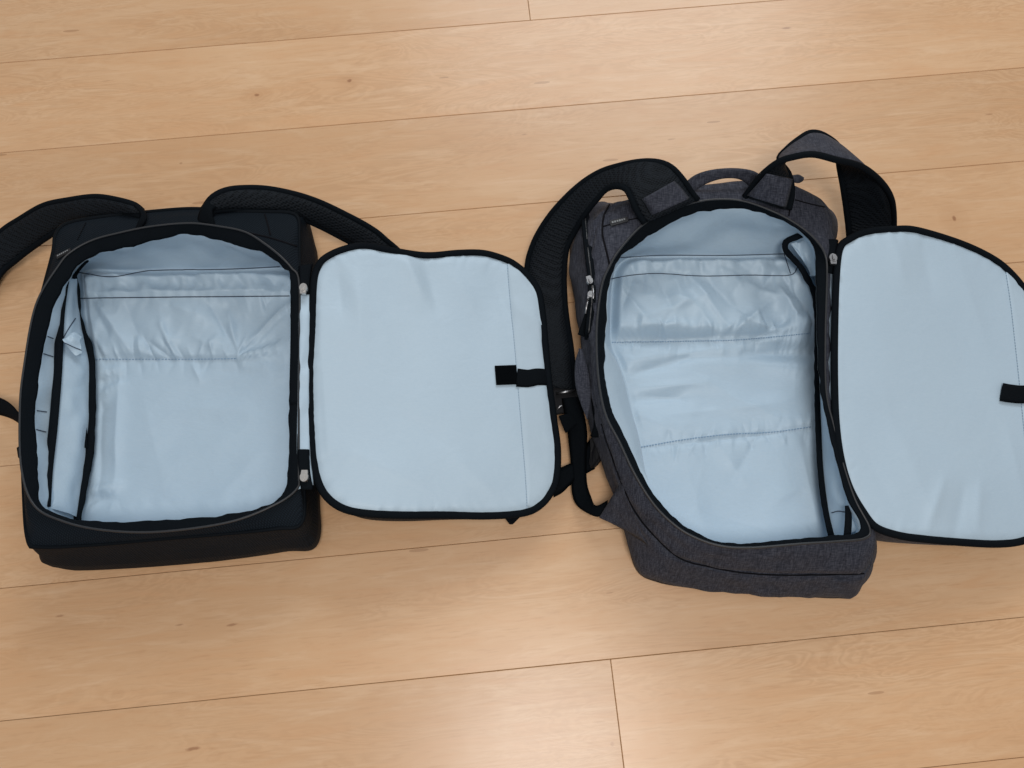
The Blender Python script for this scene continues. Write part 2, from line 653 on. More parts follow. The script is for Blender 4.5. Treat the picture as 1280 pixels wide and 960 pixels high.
def cloth(p, ang, freq, stretch, seed):
    """warped long-grained folds, about -1..1"""
    c, q = math.cos(ang), math.sin(ang)
    wx = p.x + .018 * noise.noise(Vector((p.x * 14, p.y * 14, seed + 3)))
    wy = p.y + .018 * noise.noise(Vector((p.x * 14, p.y * 14, seed + 8)))
    u, v = (c * wx + q * wy) * freq / stretch, (-q * wx + c * wy) * freq
    n = noise.noise(Vector((u, v, seed)))
    m = noise.noise(Vector((u * 2.1, v * 2.1, seed + 1)))
    return (1 - 2.6 * abs(n)) * .6 + m * .4


def fill(rings, center, steps, height):
    """continue the last ring inward to its centre; height(v) moves every vertex of the floor part"""
    last = rings[-1]
    R = list(rings)
    for i in range(1, steps):
        t = 1 - i / steps
        R.append([center + (p - center) * t for p in last])
    nb = len(rings) - 1
    out = R[:nb]
    for i, r in enumerate(R[nb:]):
        out.append([p + Vector((0, 0, height(p, i / steps))) for p in r])
    V, Fc = loft(out, True)
    n = len(last)
    V.append(center + Vector((0, 0, height(center, 1))))
    o = (len(out) - 1) * n
    for j in range(n):
        Fc.append((o + j, o + (j + 1) % n, len(V) - 1))
    return V, Fc


def slider(name, px, py, z, mat, parent, ang=0.0, size=1.0):
    """zip slider: two-plate body with a bridge and a rounded pull tab"""
    c = P(px, py, z)
    bm = bmesh.new()

    def pl(out, z0, z1, off=(0, 0)):
        lo = [bm.verts.new((off[0] + x, off[1] + y, z0)) for x, y in out]
        hi = [bm.verts.new((off[0] + x * .93, off[1] + y * .93, z1)) for x, y in out]
        k = len(out)
        for j in range(k):
            bm.faces.new((lo[j], lo[(j + 1) % k], hi[(j + 1) % k], hi[j]))
        bm.faces.new(hi)
        bm.faces.new(lo[::-1])
    s = size
    body = [(.0050 * math.cos(a) * s, .0058 * math.sin(a) * s) for a in [2 * math.pi * k / 20 for k in range(20)]]
    pl(body, 0, .0016 * s)
    pl(body, .0030 * s, .0048 * s)
    pl([(-.0014 * s, -.003 * s), (.0014 * s, -.003 * s), (.0014 * s, .003 * s), (-.0014 * s, .003 * s)], .0010 * s, .0072 * s)
    pl([(-.0042 * s, .004 * s), (-.0036 * s, .0085 * s), (.0036 * s, .0085 * s), (.0042 * s, .004 * s)], .0012 * s, .0042 * s)
    R = Matrix.Rotation(ang, 4, 'Z')
    vs = bm.verts
    for v in vs:
        v.co = c + (R @ v.co)
    me = bpy.data.meshes.new(name)
    bmesh.ops.recalc_face_normals(bm, faces=bm.faces)
    bm.to_mesh(me)
    bm.free()
    me.materials.append(mat)
    o = bpy.data.objects.new(name, me)
    COL.objects.link(o)
    o.parent = parent
    return o


def prism(name, pts, dz, mat, parent, bev=0.0008, label=None):
    """thin solid from a world polygon, pushed up along its normal"""
    bm = bmesh.new()
    f = bm.faces.new([bm.verts.new(p) for p in pts])
    f.normal_update()
    nrm = f.normal.copy()
    if nrm.z < 0:
        bmesh.ops.reverse_faces(bm, faces=[f])
        nrm = -nrm
    r = bmesh.ops.extrude_face_region(bm, geom=[f])
    for v in r['geom']:
        if isinstance(v, bmesh.types.BMVert):
            v.co += nrm * dz
    if bev:
        bmesh.ops.bevel(bm, geom=bm.edges[:], offset=bev, segments=2, affect='EDGES')
    bmesh.ops.recalc_face_normals(bm, faces=bm.faces)
    me = bpy.data.meshes.new(name)
    bm.to_mesh(me)
    bm.free()
    me.materials.append(mat)
    o = bpy.data.objects.new(name, me)
    COL.objects.link(o)
    o.parent = parent
    if parent.type == 'EMPTY':
        o.matrix_parent_inverse = Matrix.Translation(-parent.location)
    if label:
        o['label'] = label
    return o


def empty(name, loc, label, cat, group):
    o = bpy.data.objects.new(name, None)
    o.location = loc
    o['label'] = label
    o['category'] = cat
    o['group'] = group
    COL.objects.link(o)
    o.empty_display_size = .05
    return o


def up_mid(a, b, t, dz=0.0, out=0.0):
    r = []
    for p, q in zip(a, b):
        c = p.lerp(q, t)
        c.z += dz
        r.append(c)
    return r


def bulge(r, center, d):
    o = []
    for p in r:
        v = Vector((p.x - center.x, p.y - center.y, 0)).normalized()
        o.append(p + v * d)
    return o


def rough_ring(r, amp, sc, seed):
    return [p + Vector((noise.noise(p * sc + Vector((seed, 0, 0))), noise.noise(p * sc + Vector((0, seed, 9))),
                        noise.noise(p * sc + Vector((4, 2, seed))))) * amp for p in r]


def band(name, outer, inner, th, mat, parent):
    """zip tape ring between the outer and the inner rim line (closed solid)"""
    n = len(outer)
    rings = []
    prof = [(0, 0), (0.03, .7), (.15, 1), (.5, 1.05), (.85, 1), (.97, .7), (1, 0), (.8, -.6), (.2, -.6)]
    for s, h in prof:
        rings.append([outer[i].lerp(inner[i], s) + Vector((0, 0, th * h)) for i in range(n)])
    rings.append(rings[0])
    V, Fc = [], []
    m = len(prof)
    for r in rings[:-1]:
        V += r
    for i in range(m):
        for j in range(n):
            k = (j + 1) % n
            a, b = i * n, ((i + 1) % m) * n
            Fc.append((a + j, a + k, b + k, b + j))
    return obj(name, V, Fc, mat, parent)


def flap_build(bag, outline, zf, mat_shell, wr, seed, zin=0.006, label=None, drop=None):
    """opened front panel: dark outer shell below, lining above, bound edge"""
    n = 10
    ctr_px = Vector((sum(p[0] for p in outline) / len(outline), sum(p[1] for p in outline) / len(outline), 0))
    ol = crom([Vector((p[0], p[1], 0)) for p in outline], n, True)
    ol = even(ol, 260, True)

    def pos(p, dz=0.0):
        return P(p.x, p.y, zf(p.x, p.y) + dz)
    # inset outline in the picture by a px distance
    K = len(ol)
    cx = sum(p.x for p in ol) / K
    cy = sum(p.y for p in ol) / K

    def inset(d):
        r = []
        for i in range(K):
            t = (ol[(i + 1) % K] - ol[(i - 1) % K]).normalized()
            nr = Vector((-t.y, t.x, 0))
            if nr.dot(Vector((cx, cy, 0)) - ol[i]) < 0:
                nr = -nr
            r.append(ol[i] + nr * d)
        return r
    i4 = inset(4.2)
    # shell: from the bound edge down to the boards
    edge = [pos(p, -0.002) for p in i4]
    c3 = Vector((sum(p.x for p in edge) / K, sum(p.y for p in edge) / K, 0))
    low = []
    for p in edge:
        q = c3 + (Vector((p.x, p.y, 0)) - c3) * 0.965
        low.append(Vector((q.x, q.y, max(zin, 0.0))))
    r1 = bulge(up_mid(edge, low, 0.35), c3, .003)
    r2_ = bulge(up_mid(edge, low, 0.8), c3, .002)
    rings = [edge, r1, r2_, low]
    V, Fc = loft(rings, True, True)
    shell = obj('front_flap', V, Fc, mat_shell, bag, label=label)
    # lining cloth
    steps = 70
    R = []
    for i in range(steps):
        t = 1 - i / steps
        ring = []
        for p in i4:
            q = Vector((cx + (p.x - cx) * t, cy + (p.y - cy) * t, 0))
            wpos = pos(q)
            pad = 0.0022 * sm(0, .07, 1 - t)
            h = pad + folds(q.x, q.y, wr) + (crumple(wpos, 9, 6, .0014, seed) + .0011 * cloth(wpos, 2.2, 13, 2.4, seed + 2)) * sm(0, .1, 1 - t)
            # small puckers along the binding
            ang = math.atan2(p.y - cy, p.x - cx)
            h += .0018 * noise.noise(Vector((math.cos(ang) * 30, math.sin(ang) * 30, seed))) * math.exp(-((1 - t) / .09) ** 2) * sm(0, .02, 1 - t)
            ring.append(pos(q, h))
        R.append(ring)
    V, Fc = loft(R, True)
    q = Vector((cx, cy, 0))
    V.append(pos(q, .0022))
    o = (steps - 1) * K
    for j in range(K):
        Fc.append((o + j, o + (j + 1) % K, len(V) - 1))
    lin = obj('flap_lining', V, Fc, M_LINF, shell)
    tube('edge_binding', [pos(p, .0010 + .0006 * noise.noise(Vector((p.x * .09, p.y * .09, seed)))) for p in i4], .0044, M_TAPE, shell,
         closed=True, sides=10, flat=.85)
    return shell, lin


# ================================================================== BLACK BACKPACK
bagL = empty('backpack', (-0.39, 0.32, 0), 'black backpack lying open with pale blue lining', 'backpack',
             'open backpacks on the floor')
ZR = .118
L_out = [(75, 332), (91, 315), (117, 301), (150, 292), (190, 284), (237, 280), (275, 284), (307, 291), (332, 306), (352, 322),
         (365, 336, .112), (374, 352, .108), (375, 420, .105), (374, 520, .105), (374, 592, .106), (372, 611, .108), (345, 631, .114), (287, 653),
         (200, 665), (131, 663), (80, 652), (44, 632), (28, 586, .122), (26, 513, .123), (31, 460, .122), (46, 382, .120)]
L_in = [(88, 346), (100, 330), (125, 317), (155, 310), (195, 300), (230, 293), (270, 299), (302, 308), (328, 315), (342, 324),
        (355, 335), (363, 348), (363, 420, .102), (361, 520, .102), (360, 588, .102), (356, 613, .104), (335, 631), (285, 643),
        (200, 650), (140, 652), (88, 648), (52, 630), (47, 586), (44, 513), (50, 460), (66, 386)]
L_edge = [(66, 318), (70, 293), (85, 279), (130, 271), (185, 265), (240, 261), (290, 264), (335, 265), (362, 266), (373, 274),
          (374, 300), (375, 337), (380, 420), (380, 520), (380, 605, .09), (377, 654, .095), (345, 661), (285, 667),
          (200, 674), (120, 681), (50, 684), (35, 674), (30, 612, .09), (28, 520, .09), (33, 460, .09), (50, 380, .09)]
L_base = {9: (384, 276, .02), 10: (394, 306, .02), 11: (398, 330, .02), 12: (402, 420, .004), 13: (402, 520, .004), 14: (400, 612, .004),
          15: (397, 680, .004), 16: (355, 690, .004), 17: (285, 700, .004), 18: (200, 708, .004), 19: (112, 713, .004),
          20: (84, 711, .004), 21: (66, 697, .004)}
NS = 10
ro = ring_px(L_out, ZR, NS)
ri = scallop(ring_px(L_in, ZR - .008, NS), 1)
re = ring_px(L_edge, .1, NS)
rb = []
for k, p in enumerate(L_edge):
    if k in L_base:
        rb.append(P(*L_base[k]))
    else:
        e = P(p[0], p[1], p[2] if len(p) > 2 else .1)
        rb.append(Vector((e.x, e.y, .004)))
rb = crom(rb, NS, True)
cL = Vector((-0.39, 0.32, 0))
ro_l = [p - Vector((0, 0, .003)) for p in ro]
bd1 = rough_ring(up_mid(ro_l, re, .5, .003), .0012, 40, 1)
bd2 = up_mid(ro_l, re, .93, .0005)
m0 = up_mid(re, rb, .03)
m1 = rough_ring(bulge(up_mid(re, rb, .14), cL, .001), .001, 30, 2)
m2 = rough_ring(bulge(up_mid(re, rb, .42), cL, .003), .003, 22, 3)
m3 = rough_ring(bulge(up_mid(re, rb, .60), cL, .0065), .002, 22, 4)
m4 = rough_ring(bulge(up_mid(re, rb, .85), cL, .004), .002, 22, 4)
inn = [cL + (p - cL) * .9 for p in rb]
for p in inn:
    p.z = .002
V, Fc = loft([ro_l, bd1, bd2, re, m0, m1, m2, m3, m4, rb, inn], True, True)
bodyL = obj('body_shell', V, Fc, M_BLK, bagL)
tube('corner_piping', even(re, 300, True), .0026, M_BTM, bodyL, closed=True)
rimL = band('zip_rim', ro, ri, .0022, M_TAPE, bagL)
tube('zip_coil', [p + Vector((0, 0, .0022)) for p in even(ro, 360, True)], .0013, M_ZIP, rimL, closed=True, sides=6)
slider('zip_slider', 380, 361, .112, M_NICKEL, rimL, math.pi)
slider('zip_slider', 381, 597, .110, M_NICKEL, rimL, 0.0)

# lining of the main compartment
L_bot = [(104, 354), (104, 342), (114, 337), (150, 338), (190, 338), (235, 337), (275, 337), (310, 337), (345, 335), (368, 337),
         (380, 342), (386, 355), (388, 420), (388, 520), (388, 600), (385, 668), (350, 682), (287, 685), (200, 690), (135, 692),
         (108, 688), (101, 660), (108, 610), (117, 520), (117, 460), (108, 400)]
rbt = ring_px(L_bot, .03, NS)
wall = [ [p - Vector((0, 0, .001)) for p in ri] ]
for t in (.06, .14, .23, .32, .41, .5, .59, .68, .77, .86, .94):
    wall.append(rough_ring(bulge(up_mid(ri, rbt, t), cL, .006 * math.sin(math.pi * t)), .0055 * math.sin(math.pi * t) ** .6, 26, 7))
wr_L = [(94, 372, 362, 370, 7, .004), (96, 352, 360, 350, 9, .0045), (115, 447, 250, 449, 5, -.002),
        (300, 446, 362, 392, 3.2, -.0070), (306, 440, 366, 386, 5, .0085), (300, 448, 362, 432, 3, .0050), (303, 440, 345, 426, 6, -.003),
        (288, 395, 300, 446, 5, .0028), (266, 385, 297, 440, 4.5, -.0022), (220, 447, 206, 410, 4, .0028), (214, 448, 190, 430, 3, -.0020),
        (130, 385, 165, 440, 8, .0030), (118, 380, 140, 420, 6, -.0022), (160, 380, 175, 420, 6, -.0016), (180, 376, 260, 400, 8, .0016),
        (225, 342, 240, 366, 5, .0022), (245, 344, 260, 368, 4, -.0018), (262, 344, 280, 366, 5, .0020), (185, 345, 200, 366, 5, -.0015),
        (300, 345, 318, 362, 5, .0018), (330, 344, 350, 364, 6, -.0015), (110, 346, 140, 360, 6, -.002), (130, 342, 160, 356, 6, .0022),
        (120, 470, 150, 462, 5, .0030), (122, 482, 158, 470, 5, -.0022), (118, 500, 150, 480, 4.5, .0025), (120, 515, 140, 508, 4, -.0018),
        (110, 615, 150, 606, 6, .0032), (112, 628, 140, 622, 5, -.0025), (108, 640, 145, 612, 5, .0020), (150, 470, 145, 600, 9, .0025),
        (128, 470, 126, 620, 7, -.0016), (240, 455, 250, 475, 4, .0015), (300, 455, 360, 470, 8, .0018), (260, 462, 340, 468, 6, -.0012),
        (330, 560, 260, 640, 16, .0012), (180, 500, 210, 620, 20, .0012)]


def puckers(lst, seedn, x0, y0, x1, y1, n, up, amp):
    r = random.Random(seedn)
    for i in range(n):
        t = (i + r.uniform(.1, .9)) / n
        x, y = x0 + (x1 - x0) * t, y0 + (y1 - y0) * t
        L = up * r.uniform(.4, 1.0)
        lst.append((x, y, x + L * r.uniform(-.7, .7), y - L, r.uniform(2.0, 4.6), amp * .62 * r.uniform(.3, 1.0) * r.choice((1, -1))))


puckers(wr_L, 1, 116, 449, 300, 449, 20, 26, .0028)
puckers(wr_L, 2, 116, 450, 360, 450, 16, -18, .0016)
puckers(wr_L, 3, 100, 371, 360, 370, 26, 22, .0022)
puckers(wr_L, 4, 100, 374, 360, 372, 22, -26, .0020)
puckers(wr_L, 5, 130, 640, 340, 630, 16, 14, .0012)


def hL(p, s):
    x, y = Q(p)
    # loose sleeve between its two seams stands a little higher than the back below it
    slv = .009 * sm(334, 344, y) * (1 - sm(444, 453, y)) * (0.5 + 0.5 * sm(448, 380, y))
    edge = sm(0, .10, s)
    pk = sm(338, 350, y) * (1 - sm(425, 452, y))
    hem = sm(334, 342, y) * (1 - sm(364, 373, y))
    lft = 1 - sm(110, 165, x)
    w_ = pk * (.0090 * cloth(p, 2.3, 17, 2.0, 3) + .0020 * cloth(p, 1.2, 44, 2.2, 9))
    w_ += hem * .0034 * cloth(p, 2.0, 46, 2.5, 5)
    w_ += (1 - pk) * (.0018 + .0038 * lft) * cloth(p, .4, 19, 2.2, 7)
    return slv * edge + (folds(x, y, wr_L) + w_ + crumple(p, 14, 11, .0012, 3)) * edge


V, Fc = fill(wall + [rbt], P(240, 500, .03), 110, hL)
linL = obj('lining', V, Fc, M_LIN, bagL)
tL = bvh(linL)
seam('stitched_seam', tL, [(97, 340), (125, 345), (150, 345), (190, 338), (240, 337), (290, 336), (350, 333)], M_THREAD_D, linL)
seam('stitched_seam', tL, [(98, 373), (160, 372), (250, 371), (362, 370)], M_THREAD_D, linL)
stitches('stitched_seam', tL, [(116, 449), (180, 449), (240, 449), (300, 448)], M_THREAD_L, linL, 45)

# side pocket on the inner left wall and the bound sleeve edge
A = even(crom([P(x, y, z) for x, y, z in ((80, 350, .095), (76, 375, .088), (73, 407, .086), (71, 457, .085), (68, 498, .085), (64, 542, .085), (59, 586, .085), (56, 634, .086))], 10), 60)
B = even(crom([P(x, y, z) for x, y, z in ((98, 350, .040), (100, 375, .038), (104, 407, .036), (115, 457, .036), (116, 498, .036), (115, 542, .036), (109, 590, .036), (99, 648, .038))], 10), 60)
rows = []
for i in range(25):
    t = i / 24
    r = []
    for a, b in zip(A, B):
        c = a.lerp(b, t)
        c += Vector((1, 0, .55)) * (.006 * math.sin(math.pi * t) + .0030 * math.sin(math.pi * t) * noise.noise(Vector((c.y * 24, t * 2.6, 4)))
                                     + .0018 * math.sin(math.pi * t) * noise.noise(Vector((c.y * 60, t * 3, 8))))
        r.append(c)
    rows.append(r)
V, Fc = loft(rows, False)
pkt = obj('side_pocket', V, Fc, M_LIN, linL)
tube('pocket_binding', [p + Vector((.002, 0, .001)) for p in A], .0054, M_TAPE, linL, flat=.45)
B2 = [P(x, y, z) for x, y, z in ((90, 344, .060), (94, 362, .055), (95, 380, .050), (97, 400, .046), (104, 420, .044), (111, 437, .043), (113, 457, .043),
                                   (114, 498, .043), (113, 536, .043), (112, 557, .043), (109, 580, .043), (102, 615, .043), (95, 652, .044))]
B2 = even(crom(B2, 10), 90)
tube('sleeve_binding', B2, .0060, M_TAPE, linL, flat=.4,
     rr=[.0060 + .0012 * noise.noise(Vector((i * .25, 1, 2))) for i in range(90)])
prism('fabric_tab', [P(104, 535, .046), P(109, 534, .047), P(110, 560, .047), P(105, 560, .046)], .0016, M_TAPE, linL, .0005)
# crumpled pocket corner
rows = []
ptsA = even(crom([P(79, 422, .084), P(92, 415, .080), P(101, 420, .072)], 8), 22)
ptsB = even(crom([P(84, 433, .084), P(94, 444, .076), P(103, 442, .070)], 8), 22)
for i in range(16):
    t = i / 15
    rows.append([a.lerp(b, t) + Vector((0, 0, .004 * math.sin(math.pi * t) + .0035 * noise.noise(Vector((a.x * 130, t * 3.2, 1.5))))) for a, b in zip(ptsA, ptsB)])
V, Fc = loft(rows, False)
cr = obj('crumpled_pocket_corner', V, Fc, M_LIN, linL)
tp = bvh(pkt)
tl2 = bvh(cr)
seam('stitched_seam', tp, [(78, 424), (86, 410), (94, 398)], M_THREAD_D, linL, .0006, 24)
seam('stitched_seam', tl2, [(80, 428), (92, 434), (102, 438)], M_THREAD_D, linL, .0006, 24)
for a, b in (((58, 420), (66, 423)), ((54, 442), (66, 446)), ((44, 513), (58, 515)), ((45, 537), (57, 540))):
    seam('stitched_seam', tL, [a, b], M_THREAD_D, linL, .0006, 8)

tape('sleeve_binding', tL, [(90, 346), (97, 336), (104, 329), (109, 325)], [10, 6], M_TAPE, linL, .004, 20, .0012)

# hinge gusset between body and opened panel
A, B = edges([(372, 352, .108), (373, 420, .107), (372, 500, .107), (371, 560, .107), (372, 612, .107)],
             [(390, 352, .103), (388, 420, .103), (387, 500, .102), (388, 560, .102), (392, 606, .103)], 60)
slab('hinge_gusset', A, B, .0015, .0015, M_LIN, bagL, m=8, wob=.003)
A, B = edges([(373, 333, .109), (374, 350, .110), (374, 368, .109)], [(391, 330, .104), (388, 350, .105), (387, 368, .105)], 14)
slab('hinge_end', A, B, .0022, .002, M_TAPE, bagL, m=6)
A, B = edges([(372, 562, .109), (373, 590, .109), (376, 612, .109)], [(387, 562, .105), (388, 590, .105), (392, 612, .105)], 14)
slab('hinge_end', A, B, .0022, .002, M_TAPE, bagL, m=6)
# second tape beside the rim
A, B = edges([(363, 345, .106), (363, 420, .105), (362, 470, .105), (362, 505, .105)], [(374, 345, .106), (375, 420, .106), (374, 470, .106), (373, 505, .106)], 40)
slab('hinge_tape', A, B, .0022, .001, M_TAPE, bagL, m=6)

# opened front panel
oL = [(395, 329), (407, 317), (430, 307), (457, 303), (496, 310), (534, 315), (573, 312), (603, 312), (627, 318), (646, 327), (665, 344),
      (677, 363), (682, 390), (686, 433), (690, 475), (696, 521), (701, 560), (700, 594), (694, 614), (680, 633), (657, 645), (611, 649),
      (553, 648), (496, 648), (449, 645), (422, 637), (403, 621), (392, 598), (386, 560), (383, 483), (386, 406), (388, 352)]


def zfL(x, y):
    return .102 - .062 * sm(383, 720, x) * 1.0 + .004 * math.sin((x + y) * .012)


wrF = [(420, 330, 428, 390, 14, -.0022), (445, 340, 452, 420, 16, .0018), (505, 318, 530, 370, 12, .0030), (530, 325, 545, 380, 14, -.0024),
       (560, 330, 590, 380, 16, .0016), (610, 335, 640, 400, 14, -.0014), (420, 560, 520, 600, 22, .0016), (480, 500, 560, 560, 24, -.0014),
       (560, 560, 620, 620, 20, .0014), (400, 400, 410, 560, 12, .0015), (640, 380, 690, 420, 10, .0016), (660, 400, 690, 450, 8, -.0012)]
flapL, flinL = flap_build(bagL, oL, zfL, M_BLK, wrF, 2.0, label='opened front panel with pale blue inside and black edge')
tF = bvh(flinL)
stitches('stitched_seam', tF, [(634, 331), (638, 380), (643, 430), (648, 490), (653, 550), (657, 600), (659, 640)], M_THREAD_P, flapL, 90, .0004)
# sleeve sheet edge on the panel: a cloth laid over the right strip


def sheet(name, tree, pa, pb, mat, parent, n=50, m=10, lift=.0014):
    a = even(crom([Vector((p[0], p[1], 0)) for p in pa], 10), n)
    b = even(crom([Vector((p[0], p[1], 0)) for p in pb], 10), n)
    rows = []
    for k in range(m + 1):
        t = k / m
        rows.append([on(tree, *(x.lerp(y, t).xy), lift * (1 if 0 < k else .2)) for x, y in zip(a, b)])
    V, Fc = loft(rows, False)
    return obj(name, V, Fc, mat, parent)


def patch(name, tree, px, mat, parent, dz, lift=.0012):
    return prism(name, [on(tree, x, y, lift) for x, y in px], dz, mat, parent, .0004)


sheet('pocket_sheet', tF, [(634, 331), (638, 380), (643, 430), (648, 490), (653, 550), (657, 600), (659, 640)], [(640, 329), (664, 350), (676, 385), (683, 440), (689, 500), (695, 560), (693, 600), (682, 627), (660, 642)], M_LIN2, flapL)
patch('hook_and_loop_patch', tF, [(618, 458), (645, 457), (647, 481), (620, 482)], M_VEL, flapL, .0018)
tape('elastic_strap', tF, [(646, 472), (660, 473), (672, 471), (688, 472)], [23, 20], M_WEB, flapL, .0028, 20, .0007)
# pull tabs showing beyond the panel's lower edge
A, B = edges([(690, 590, .020), (704, 583, .018), (716, 578, .016)], [(692, 622, .020), (704, 615, .018), (718, 600, .016)], 14)
slab('webbing_strap', A, B, .001, .001, M_WEB, bagL, m=4)
prism('pull_tab', [P(630, 646, .02), P(650, 646, .02), P(641, 655, .016), P(637, 655, .016)], .002, M_WEB, bagL, .0004)

# shoulder straps of the black bag


def strap(bag, name, ea, eb, mat_top, mat_low, n=70, th=.007, flip=False, bind=.0040, label=None, wob=.0):
    A, B = edges(ea, eb, n)
    V, Fc = slab_geo(A, B, th, .0, m=12, power=3.0, flip=flip, wob=wob)
    top = obj(name, V, Fc, mat_top, bag, label=label)
    V, Fc = slab_geo(A, B, .0, th, m=12, power=3.0, flip=flip)
    obj('strap_back', V, [f for f in Fc], mat_low, top)
    tube('strap_binding', A, bind, M_TAPE, top)
    tube('strap_binding', B, bind, M_TAPE, top)
    return top, A, B


strap(bagL, 'shoulder_strap',
      [(178, 264, .104), (168, 256, .112), (148, 250, .108), (120, 246, .098), (87, 250, .086), (55, 257, .07), (25, 274, .05), (0, 291, .035), (-40, 330, .016), (-70, 400, .012)],
      [(176, 270, .108), (166, 268, .104), (140, 270, .090), (112, 273, .080), (90, 277, .068), (70, 289, .055), (42, 308, .036), (20, 325, .025), (-2, 346, .016), (-30, 400, .012)],
      M_MESH, M_BLK, flip=True, label='padded shoulder strap curving out to the left')
strap(bagL, 'shoulder_strap',
      [(254, 262, .108), (265, 247, .118), (282, 238, .118), (305, 235, .112), (335, 236, .105), (370, 243, .095), (400, 253, .082), (430, 267, .066), (460, 283, .05), (480, 298, .038), (510, 330, .012), (530, 400, .010)],
      [(264, 270, .110), (268, 264, .108), (290, 262, .102), (312, 263, .096), (340, 264, .090), (360, 266, .082), (380, 274, .070), (402, 284, .055), (425, 296, .042), (444, 308, .03), (470, 340, .012), (480, 400, .010)],
      M_MESH, M_BLK, flip=False, label='padded shoulder strap running under the opened panel')
# folded strap roots on the top panel
for ea, eb in (([(246, 276, .112), (250, 262, .116), (258, 250, .118), (270, 243, .116)], [(270, 283, .113), (266, 268, .118), (268, 262, .116), (276, 258, .112)]),
               ([(168, 287, .113), (173, 276, .117), (176, 268, .117), (168, 258, .115)], [(178, 285, .113), (184, 274, .117), (182, 265, .116), (170, 254, .113)])):
    A, B = edges(ea, eb, 24)
    slab('strap_root', A, B, .002, .002, M_WEB, bagL, m=6)
A, B = edges([(-30, 488, .03), (0, 497, .04), (15, 506, .05), (27, 520, .06)], [(-30, 512, .03), (0, 519, .04), (15, 524, .05), (26, 531, .06)], 24)
slab('webbing_strap', A, B, .0012, .0012, M_WEB, bagL, m=4)
prism('side_tab', [P(22, 560, .06), P(30, 556, .06), P(30, 575, .06), P(24, 573, .06)], .003, M_WEB, bagL, .0006)
tB = bvh(bodyL)


def tag_label(tree, quad, lines, parent):
    t = patch('brand_label', tree, quad, M_TAG, parent, .0014, .0010)
    a, b, c, d = [Vector((q[0], q[1], 0)) for q in quad]
    V, Fc = [], []
    for (u0, u1, v0, v1) in lines:
        q = []
        for u, v in ((u0, v0), (u1, v0), (u1, v1), (u0, v1)):
            s = a.lerp(b, u).lerp(d.lerp(c, u), v)
            q.append(on(tree, s.x, s.y, .0031))
        o = len(V)
        V += q
        Fc.append((o, o + 1, o + 2, o + 3))
    obj('label_print', V, Fc, M_PRINT, t, smooth=False)


PRINT = [(.10 + i * .13, .10 + i * .13 + .09, .30, .62) for i in range(6)]
tag_label(tB, [(71, 320), (89, 311), (90, 315), (73, 325)], PRINT, bodyL)
# panel seams on the top
stitches('panel_seam', tB, [(97, 300), (103, 288), (109, 276)], M_THREAD_K, bodyL, 10, .0006)
seam('panel_seam', tB, [(310, 291), (340, 298), (371, 308)], M_THREAD_K, bodyL, .0010, 24)
seam('panel_seam', tB, [(331, 268), (335, 282), (338, 294)], M_THREAD_K, bodyL, .0010, 16)
seam('panel_seam', tB, [(90, 315), (105, 306), (122, 299)], M_THREAD_K, bodyL, .0010, 16)

# ================================================================== GREY BACKPACK
bagR = empty('backpack', (0.25, 0.32, 0), 'dark grey heather backpack lying open with pale blue lining', 'backpack',
             'open backpacks on the floor')
ZR = .115
R_out = [(752, 358), (762, 333), (775, 312), (802, 283), (830, 267), (868, 254), (900, 250), (932, 253), (972, 268), (1001, 285), (1020, 302),
         (1031, 320), (1033, 345, .108), (1031, 420, .105), (1032, 490, .103), (1042, 535, .102), (1053, 580, .102), (1068, 625, .102), (1086, 660, .102), (1080, 673, .105),
         (1045, 677, .108), (1000, 680, .11), (937, 685, .11), (897, 682, .11), (860, 668, .11), (833, 648, .11), (812, 624, .11), (791, 589, .112), (774, 553, .114),
         (758, 522, .115), (750, 490, .116), (746, 450, .116), (746, 405, .116)]
R_in = [(760, 365), (766, 339), (776, 321), (796, 306), (824, 287), (857, 270), (892, 262), (930, 261), (960, 268), (988, 280), (1009, 296),
        (1018, 311), (1020, 345), (1021, 420), (1026, 490), (1036, 535), (1046, 580), (1060, 625), (1075, 653), (1070, 666),
        (1045, 669), (1000, 673), (937, 679), (897, 676), (863, 662), (838, 643), (817, 617), (797, 581), (782, 548),
        (767, 518), (759, 490), (756, 450), (758, 405)]
R_edge = [(735, 330, .10), (740, 300, .10), (748, 272, .10), (770, 254, .1), (805, 243, .1), (850, 233, .1), (895, 228, .1), (935, 226, .1), (985, 228, .1), (1015, 239, .1), (1031, 255, .095),
          (1040, 285, .09), (1046, 315, .085), (1044, 420), (1046, 490), (1056, 535), (1066, 580), (1080, 625), (1092, 668), (1082, 716, .07),
          (1045, 720, .068), (1000, 719, .068), (937, 717, .068), (890, 710, .07), (850, 698, .072), (815, 668, .08), (793, 640, .085), (776, 606, .09), (764, 572, .09),
          (752, 535, .09), (743, 495, .09), (737, 450, .09), (735, 400, .095)]
R_base = {0: (713, 345, .02), 1: (713, 300, .03), 2: (721, 272, .04), 3: (752, 254, .05), 10: (1036, 268, .02), 11: (1046, 296, .01), 17: (1086, 640, .004), 18: (1090, 690, .004), 19: (1068, 742, .004), 20: (1045, 748, .004), 21: (990, 745, .004),
          22: (930, 742, .004), 23: (870, 736, .004), 24: (822, 728, .004), 25: (795, 712, .004), 26: (781, 664, .004), 27: (767, 615, .004), 28: (754, 572, .004),
          29: (742, 530, .004), 30: (731, 490, .004), 31: (728, 440, .004), 32: (722, 395, .01)}
NS = 9
ro = ring_px(R_out, ZR, NS)
ri = scallop(ring_px(R_in, ZR - .010, NS), 2)
re = ring_px(R_edge, .085, NS)
rb = []
for k, p in enumerate(R_edge):
    if k in R_base:
        rb.append(P(*R_base[k]))
    else:
        e = P(p[0], p[1], p[2] if len(p) > 2 else .085)
        rb.append(Vector((e.x, e.y, .004)))
rb = crom(rb, NS, True)
cR = Vector((0.25, 0.32, 0))
